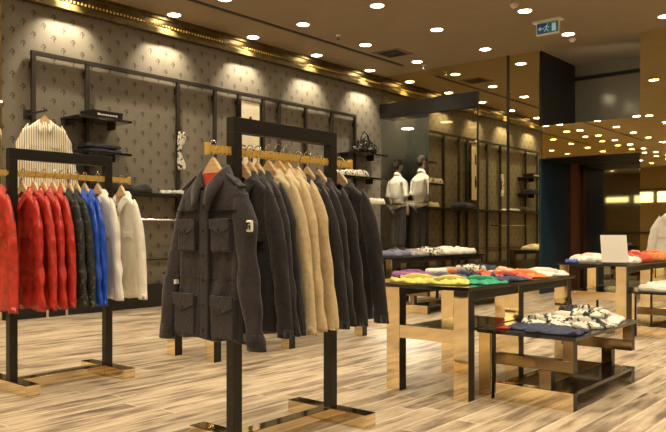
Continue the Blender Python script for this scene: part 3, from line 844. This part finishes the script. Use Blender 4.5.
GB = 'clothes on the low foreground table'; ZB = .415
folded('folded navy jeans along the front of the low table', 'navy', -1.70, 4.03, ZB, 92, .24, .30, .035, GB, 'folded jeans', 'folded_jeans', collar=False)
folded('folded navy jeans left of the other pair on low table', 'navy', -1.88, 4.10, ZB, 88, .26, .24, .030, GB, 'folded jeans', 'folded_jeans', collar=False)
folded('black and white printed shirt at the left of the low table', 'print', -1.90, 4.33, ZB, 20, .28, .28, .045, GB)
folded('black and white printed shirt at the centre of the low table', 'print', -1.68, 4.40, ZB, 70, .26, .28, .05, GB)
folded('cream shirt at the back of the low table', 'white', -1.86, 4.60, ZB, 40, .24, .28, .05, GB)
folded('crumpled cream shirt at the far right of the low table', 'white', -1.68, 4.68, ZB, 100, .24, .26, .05, GB)
folded('crumpled black garment standing up at the back of low table', 'charcoal2', -1.90, 4.80, ZB, 10, .20, .18, .10, GB, 'folded garment', 'folded_garment', rough_=.03, collar=False)
folded('cream printed shirt on top of the middle of the pile', 'print', -1.70, 4.55, ZB+.055, 10, .20, .26, .03, GB)
o = obj('price_card', boxes((-.035, .035, -.05, .05, 0, .012)), 'card_red', None, bevel=.003); o.location = (-2.00, 3.98, ZB)
tag(o, 'small red card at the left corner of the low table', 'card')
GC = 'clothes on the table with the sign'; ZC = .69
folded('white shirt left of the sign', 'white', -2.75, 7.42, ZC, 70, .30, .34, .06, GC)
folded('small bright blue folded item at the left table corner', 'bluesh', -2.84, 7.12, ZC, 30, .12, .12, .02, GC, collar=False)
folded('white shirt right of the sign', 'white', -2.38, 7.40, ZC, 10, .22, .3, .05, GC)
folded('bright blue shirt behind the sign', 'bluesh', -2.62, 8.05, ZC, 60, .3, .36, .07, GC)
folded('coral shirt at the right end of the sign table', 'coral', -2.42, 7.80, ZC, 20, .28, .34, .08, GC)
folded('orange shirt behind the coral one on the sign table', 'orange', -2.40, 8.25, ZC, 80, .28, .34, .08, GC)
folded('peach shirt at the far end of the sign table', 'peach', -2.62, 8.5, ZC, 10, .28, .30, .07, GC)
GD = 'white shirts on the low right table'
folded('white shirt nearest the front on the low right table', 'white', -2.02, 7.32, .43, 85, .32, .34, .07, GD)
folded('white shirt second from the front on low right table', 'white', -1.70, 7.45, .43, 20, .28, .36, .06, GD)
folded('white shirt behind the others on the low right table', 'white', -1.98, 7.80, .43, 60, .30, .36, .06, GD)
folded('grey shirt at the back of the low right table', 'grey', -1.70, 8.2, .43, 60, .30, .36, .06, GD)
GE = 'piles on the table before the mannequins'; ZE = .67
folded('slate shirt on the left of the mannequin table', 'slate', -5.62, 7.95, ZE, 20, .34, .50, .07, GE)
folded('grey shirt under nothing beside the slate one', 'grey', -5.60, 8.35, ZE, 80, .30, .30, .06, GE)['label'] = 'grey shirt between the slate and printed ones on mannequin table'
folded('printed white shirt in the middle of the mannequin table', 'print', -5.60, 8.75, ZE, 20, .34, .40, .09, GE)
folded('white shirt right of the middle on the mannequin table', 'white', -5.58, 9.2, ZE, 70, .30, .40, .09, GE)
folded('cream shirt at the right end of the mannequin table', 'white', -5.58, 9.62, ZE, 10, .34, .40, .08, GE)
GF = 'clothes on the low table at the centre back'
folded('purple shirt at the left end of the low back table', 'purple', -5.05, 7.52, .43, 80, .32, .42, .07, GF)
def rolled(label, mat, x, y, z, rz, r=.05, l=.28):
    t = thing('rolled_shirt', label, 'rolled shirt', (x, y, z), math.radians(rz), GF)
    bm = bmesh.new(); tube(bm, [(-l/2, 0, r), (-l*.3, 0, r*1.02), (0, 0, r), (l*.3, 0, r*1.03), (l/2, 0, r)], [r*.92, r, r*.97, r, r*.92], 18); obj('roll', bm, mat, t, smooth=True)
    bm = bmesh.new()
    pts = [(l/2+.003, r*.85*(1-k/30)*math.cos(k*.55), r+r*.85*(1-k/30)*math.sin(k*.55)) for k in range(26)]
    tube(bm, pts, .004, 5); obj('spiral_end', bm, mat, t)
rolled('white rolled shirt beside the purple one', 'white', -5.0, 8.0, .43, 60)
rolled('orange rolled shirt beside the white roll', 'orange', -4.95, 8.15, .43, 60)
rolled('grey rolled shirt right of the orange roll', 'grey', -4.98, 8.42, .43, 40)
rolled('black and white rolled shirt on the low back table', 'print', -4.95, 8.62, .43, 70, .06)
folded('printed folded shirt at the right end of the low back table', 'print', -4.98, 8.95, .43, 20, .32, .36, .09, GF)
folded('navy folded shirt at the far end of the low back table', 'navy', -4.98, 9.3, .43, 20, .30, .30, .08, GF)

# table sign
t = thing('sign_holder', 'white blank sign card standing on the tall right table', 'sign', (-2.43, 7.18, ZC), math.radians(34))
cd = obj('card', boxes((-.125, .125, -.006, .006, .0, .275)), 'paper', t); cd.location = (0, 0, .012); cd.rotation_euler = (math.radians(-14), 0, 0)
obj('foot', boxes((-.13, .13, -.04, .04, 0, .012)), 'steel', t, bevel=.002)

# ------------------------------------------------------------------ things on the wall shelves
t = thing('display_box', 'flat black box with white lettering on the upper shelf', 'box', (WX+.24, 4.87, 2.38))
obj('box_body', boxes((-.13, .13, -.21, .21, 0, .085)), 'black', t, bevel=.004)
obj('lid', boxes((-.135, .135, -.215, .215, .06, .088)), 'black', t, bevel=.003)
bm = bmesh.new(); y = -.14
for w in (.030, .016, .02, .012, .022, .018, .016, .010, .022, .014, .02):
    box(bm, .136, .138, y, y+w, .028, .048 if w < .025 else .054); y += w+.007
obj('lettering', bm, 'paper', t)
GJ = 'folded jeans on the wall shelf'
for k, lb in enumerate(('folded dark jeans at the bottom of the wall shelf stack', 'folded dark jeans on top of the wall shelf stack')):
    folded(lb, 'denim_blk' if k else 'navy', WX+.23, 4.84, 1.97+k*.05, 90, .44, .28, .045, GJ, 'folded jeans', 'folded_jeans', collar=False)
folded('folded black clothes on the lower wall rail shelf', 'charcoal2', WX+.245, 5.25, 1.50, 90, .50, .30, .10, None, 'folded clothes', 'folded_clothes', collar=False)
folded('grey folded clothes on the lower rail left of the charcoal jacket', 'grey', WX+.245, 6.05, 1.50, 90, .45, .30, .05, None, 'folded clothes', 'folded_clothes', collar=False)
t = thing('lower_shelf', 'long dark shelf along the papered wall behind the frame', 'shelf', (WX, 7.0, 1.50))
obj('board', boxes((0.0, .40, -2.95, 3.1, -.03, 0)), 'black_panel', t)

folded('cream folded clothes on the shelf right of the front rack', 'white', WX+.28, 9.72, 1.50, 80, .40, .30, .09, None, 'folded clothes', 'folded_clothes', collar=False)
folded('dark folded clothes on the shelf beside the cream ones', 'navy', WX+.28, 8.4, 1.50, 80, .5, .34, .12, None, 'folded clothes', 'folded_clothes', collar=False)
folded('pale folded clothes on the shelf below the patent bag', 'print', WX+.28, 9.72, 1.97, 85, .55, .34, .10, None, 'folded clothes', 'folded_clothes', collar=False)
folded('white folded shirt on the base shelf beside the mirror corner', 'white', WX+.28, 10.3, 1.50, 85, .40, .3, .10, None, 'folded shirt', 'folded_shirt', collar=False)
# hanging bar in front of the lower wall with grey garment ends
t = thing('hanging_bar', 'horizontal chrome bar on the lower papered wall right of the white jacket', 'hanging bar', (WX+.3, 5.9, 1.16))
bm = bmesh.new(); tube(bm, [(0, -.75, 0), (0, .75, 0)], .012, 10); obj('bar', bm, 'steel', t)
obj('arm', boxes((-.3, 0, -.70, -.68, -.01, .01), (-.3, 0, .68, .70, -.01, .01)), 'frame', t)

# crumpled patent bag
t = thing('handbag', 'crinkled black and silver handbag on the wall shelf by mirrors', 'bag', (WX+.24, 10.16, 2.40))
bm = bmesh.new(); bmesh.ops.create_icosphere(bm, subdivisions=4, radius=1)
for v in bm.verts:
    p = v.co.copy(); n_ = noise.noise(p*3+Vector((4, 1, 2))); n2 = noise.noise(p*7)
    zz = max(p.z, -.55)
    k = 1-.45*max(0, zz)**1.4
    v.co = Vector((p.x*.13*k*(1+.4*n_), p.y*.27*k*(1+.25*n_+.08*n2), (zz+.55)*.17*(1+.25*n2+.2*n_)))
obj('bag_body', bm, 'bagmat', t, smooth=False)
bm = bmesh.new(); tube(bm, [(0, -.14, .18), (.0, -.11, .29), (0, -.02, .40), (0, .06, .34), (0, .15, .17)], .013, 8); obj('handle', bm, 'bagmat', t, smooth=True)
bm = bmesh.new(); tube(bm, [(.04, -.12, .16), (.05, -.06, .30), (.05, .02, .33), (.04, .11, .16)], .010, 8); obj('handle', bm, 'bagmat', t, smooth=True)

# ------------------------------------------------------------------ mannequins
def skin(name, vs, es, mat, parent, root=0, sub=1, flat=1.0):
    me = bpy.data.meshes.new(name); me.from_pydata([v[:3] for v in vs], es, [])
    o = link(name, me, mat, parent)
    m = o.modifiers.new('skin', 'SKIN'); m.use_smooth_shade = True
    sv = me.skin_vertices[0].data
    for i, v in enumerate(vs):
        r = v[3] if len(v) < 5 else (v[3], v[4]); sv[i].radius = (r, r) if not isinstance(r, tuple) else r
        sv[i].use_root = (i == root)
    s = o.modifiers.new('sub', 'SUBSURF'); s.levels = sub+1; s.render_levels = sub+1
    return o

def mannequin(label, loc, rz, shirt, turn=0, bag=False):
    """faces local -y; origin between the feet"""
    t = thing('mannequin', label, 'mannequin', loc, rz, 'mannequins in the window')
    H = [(0, 0, .95, .085), (0, .0, 1.12, .075), (0, .01, 1.28, .085), (0, .01, 1.42, .055), (0, 0, 1.53, .042), (0, -.01, 1.62, .052),
         (-.13, .01, 1.41, .036), (-.20, .01, 1.36, .034), (-.235, .02, 1.14, .036), (-.225, -.03, .90, .024),
         (.13, .01, 1.41, .036), (.20, .01, 1.36, .034), (.235, .02, 1.14, .036), (.215, -.05, .90, .024),
         (-.09, 0, .90, .085), (-.105, -.01, .50, .055), (-.11, .02, .10, .035), (-.115, -.10, .035, .032),
         (.09, 0, .90, .085), (.105, -.01, .50, .055), (.11, .02, .10, .035), (.115, -.10, .035, .032)]
    E = [(0, 1), (1, 2), (2, 3), (3, 4), (4, 5), (3, 6), (6, 7), (7, 8), (8, 9), (3, 10), (10, 11), (11, 12), (12, 13), (0, 14), (14, 15), (15, 16), (16, 17), (0, 18), (18, 19), (19, 20), (20, 21)]
    # fingers
    for s, w in ((-1, 9), (1, 13)):
        base = H[w]; b = len(H)
        H.append((base[0], base[1]-.01, .845, .026)); E.append((w, b))
        for q, (dx, ln) in enumerate(((-.026, .07), (-.009, .08), (.009, .075), (.026, .06))):
            i = len(H); H.append((base[0]+s*.004, base[1]-.012+dx, .80, .0095)); H.append((base[0]-s*.006, base[1]-.014+dx, .80-ln*.9, .008)); E += [(b, i), (i, i+1)]
        i = len(H); H.append((base[0]-s*.012, base[1]-.048, .835, .010)); H.append((base[0]-s*.018, base[1]-.056, .79, .009)); E += [(b, i), (i, i+1)]
    body = skin('figure', H, E, 'skin', t)
    # head with face, joined into one mesh as its own part
    bm = bmesh.new(); bmesh.ops.create_uvsphere(bm, u_segments=28, v_segments=22, radius=1)
    for v in bm.verts:
        p = v.co.copy(); x, y, z = p
        w = .074*(1-.22*max(0, -z)**1.5); d = .094; hh = .118
        X, Y, Z = x*w, y*d, z*hh
        if y < -.5:
            Y -= .018*math.exp(-((x/.16)**2+((z+.12)/.22)**2)); Y += .009*math.exp(-(((abs(x)-.38)/.18)**2+((z-.12)/.13)**2)); Y -= .006*math.exp(-((x/.3)**2+((z+.52)/.08)**2)); Y -= .008*math.exp(-((x/.3)**2+((z+.82)/.15)**2))
        if abs(x) > .9 and abs(z) < .3: X *= 1.14
        v.co = (X, Y, Z)
    hd = obj('head', bm, 'skin', t, smooth=True); hd.location = (0, -.015, 1.715); hd.rotation_euler = (0, 0, turn)
    bm = bmesh.new(); bmesh.ops.create_uvsphere(bm, u_segments=26, v_segments=20, radius=1)
    for v in bm.verts:
        x, y, z = v.co
        n_ = noise.noise(Vector((x, y, z))*4)*.07
        cut = z > .15 or y > .12 - .3*z
        k = 1.12+n_ if cut and z > -.72 else .82
        v.co = Vector((x*.077*k, (y*.096+.004)*k, z*.120*(k if z > 0 else 1.0)+.006))
    hr = obj('hair', bm, 'hair', t, smooth=True); hr.location = hd.location; hr.rotation_euler = hd.rotation_euler
    # shirt with rolled sleeves
    S = [(0, 0, .93, .135), (0, .005, 1.06, .128), (0, .01, 1.22, .145), (0, .012, 1.36, .15), (0, .01, 1.475, .085), (0, 0, 1.53, .058),
         (-.13, .01, 1.43, .075), (-.205, .012, 1.37, .062), (-.245, .02, 1.14, .052), (.13, .01, 1.43, .075), (.205, .012, 1.37, .062), (.245, .02, 1.14, .052)]
    skin('shirt', S, [(0, 1), (1, 2), (2, 3), (3, 4), (4, 5), (3, 6), (6, 7), (7, 8), (3, 9), (9, 10), (10, 11)], shirt, t, root=2)
    for s in (-1, 1):
        bm = bmesh.new(); tube(bm, [(s*.243, .022, 1.17), (s*.244, .020, 1.10)], .056, 16); obj('rolled_cuff', bm, shirt, t, smooth=False, bevel=.01)
    bm = collar_bm(r=.062, ry=.062, z=1.585, drop=.04, point=.05); obj('collar', bm, shirt, t, smooth=True, solid=.006)
    Tn = [(0, 0, .95, .14), (-.085, 0, .86, .105), (-.105, -.01, .50, .078), (-.11, .015, .08, .066), (.085, 0, .86, .105), (.105, -.01, .50, .078), (.11, .015, .08, .066)]
    skin('trousers', Tn, [(0, 1), (1, 2), (2, 3), (0, 4), (4, 5), (5, 6)], 'denim_blk', t)
    bm = bmesh.new(); rg = []
    for z_ in (.93, .965):
        rg.append([bm.verts.new((.150*math.cos(2*PI*k/28), .125*math.sin(2*PI*k/28), z_)) for k in range(28)])
    for k in range(28): bm.faces.new((rg[0][k], rg[0][(k+1) % 28], rg[1][(k+1) % 28], rg[1][k]))
    obj('belt', bm, 'black', t, solid=.01)
    for s in (-1, 1):
        bm = bmesh.new(); bmesh.ops.create_uvsphere(bm, u_segments=16, v_segments=10, radius=1)
        for v in bm.verts: v.co = Vector((s*.113+v.co.x*.046, -.06+v.co.y*.135, max(v.co.z, -.5)*.055+.028))
        obj('shoe', bm, 'black', t, smooth=True)
    return t
PH = .60
struct('trim_14', boxes((WX-.6, O1-.03, BY+.09, BY+1.1, 0, PH)), 'black_panel', label='dark plinth under the mannequins')
mannequin('mannequin in white shirt seen from behind, holding the dark bag, right one', (-7.43, 11.38, PH), math.radians(168), 'white', math.radians(-25))
mannequin('mannequin in cream shirt seen from behind, left, cut by the wall corner', (-8.22, 11.72, PH), math.radians(172), 'white', math.radians(-15))
t = thing('tote_bag', 'slouchy black bag hanging from the right mannequin hand', 'bag', (-7.21, 11.40, PH+.42))
bm = bmesh.new(); bmesh.ops.create_icosphere(bm, subdivisions=3, radius=1)
for v in bm.verts:
    n_ = noise.noise(v.co*3); v.co = Vector((v.co.x*.20*(1+.25*n_), v.co.y*.09*(1+.3*n_), v.co.z*.12*(1+.3*n_)))
obj('bag_body', bm, 'charcoal2', t, smooth=True)
bm = bmesh.new(); tube(bm, [(-.1, 0, .09), (-.04, 0, .26), (.0, 0, .33), (.04, 0, .26), (.12, 0, .09)], .009, 8); obj('handle', bm, 'charcoal2', t, smooth=True)

# dark portal-shaped display unit in the window, right of the mannequins
t = thing('window_display_unit', 'tall dark portal shaped display unit in the window beside the mannequins', 'display unit', (-6.60, 11.9, 0))
obj('side_panel', boxes((-.40, -.34, -.2, .2, 0, 2.12)), 'black_panel', t); obj('side_panel', boxes((.38, .44, -.2, .2, 0, 2.12)), 'black_panel', t)
obj('top_panel', boxes((-.34, .38, -.2, .2, 2.06, 2.12)), 'black_panel', t); obj('back_panel', boxes((-.34, .38, .17, .2, 0, 2.06)), 'blue_panel', t)
obj('shelf', boxes((-.34, .38, -.15, .17, 1.30, 1.33)), 'black_panel', t)

# stand with hanging shirts at the right edge
t = thing('garment_stand', 'slim brass stand with white, blue and red shirts at right edge', 'garment stand', (-2.50, 9.62, 0))
bm = bmesh.new(); cyl(bm, 0, 0, 0, .03, .18, seg=28); obj('base', bm, 'brass', t)
bm = bmesh.new(); tube(bm, [(0, 0, .03), (0, 0, 1.34)], .014, 12); obj('pole', bm, 'brass', t, smooth=True)
bm = bmesh.new(); tube(bm, [(0, -.22, 1.345), (0, .34, 1.345)], .012, 12); obj('cross_bar', bm, 'brass', t, smooth=True)
for k, (y, mt, lb) in enumerate(((9.38, 'white', 'white shirt hanging on the brass stand at right edge'), (9.62, 'bluesh', 'blue shirt hanging on the brass stand at right edge'), (9.74, 'coral', 'coral shirt hanging on the brass stand at right edge'))):
    hang(mt, 5, y+.07, -2.50, lb, 'shirts on the brass stand', 'hangers on the brass stand', cat='shirt', name='shirt', z=-.03, hl=hlabel(lb), length=-.75)

# ------------------------------------------------------------------ camera, world, view
cam = bpy.data.cameras.new('camera'); co = bpy.data.objects.new('camera', cam); COL.objects.link(co)
cam.sensor_width = 36; cam.lens = 715/666*36; cam.shift_y = (232-216)/666; cam.clip_start = .05
co.location = (0, 0, 1.0); co.rotation_euler = (PI/2, 0, math.radians(40.23))
scn.camera = co
w = bpy.data.worlds.new('world'); w.use_nodes = True; scn.world = w
w.node_tree.nodes['Background'].inputs[0].default_value = (1, .85, .65, 1); w.node_tree.nodes['Background'].inputs[1].default_value = .02
vs = scn.view_settings
vs.view_transform = 'Standard'; vs.look = 'None'; vs.gamma = 1; vs.use_curve_mapping = False; vs.exposure = 0.70
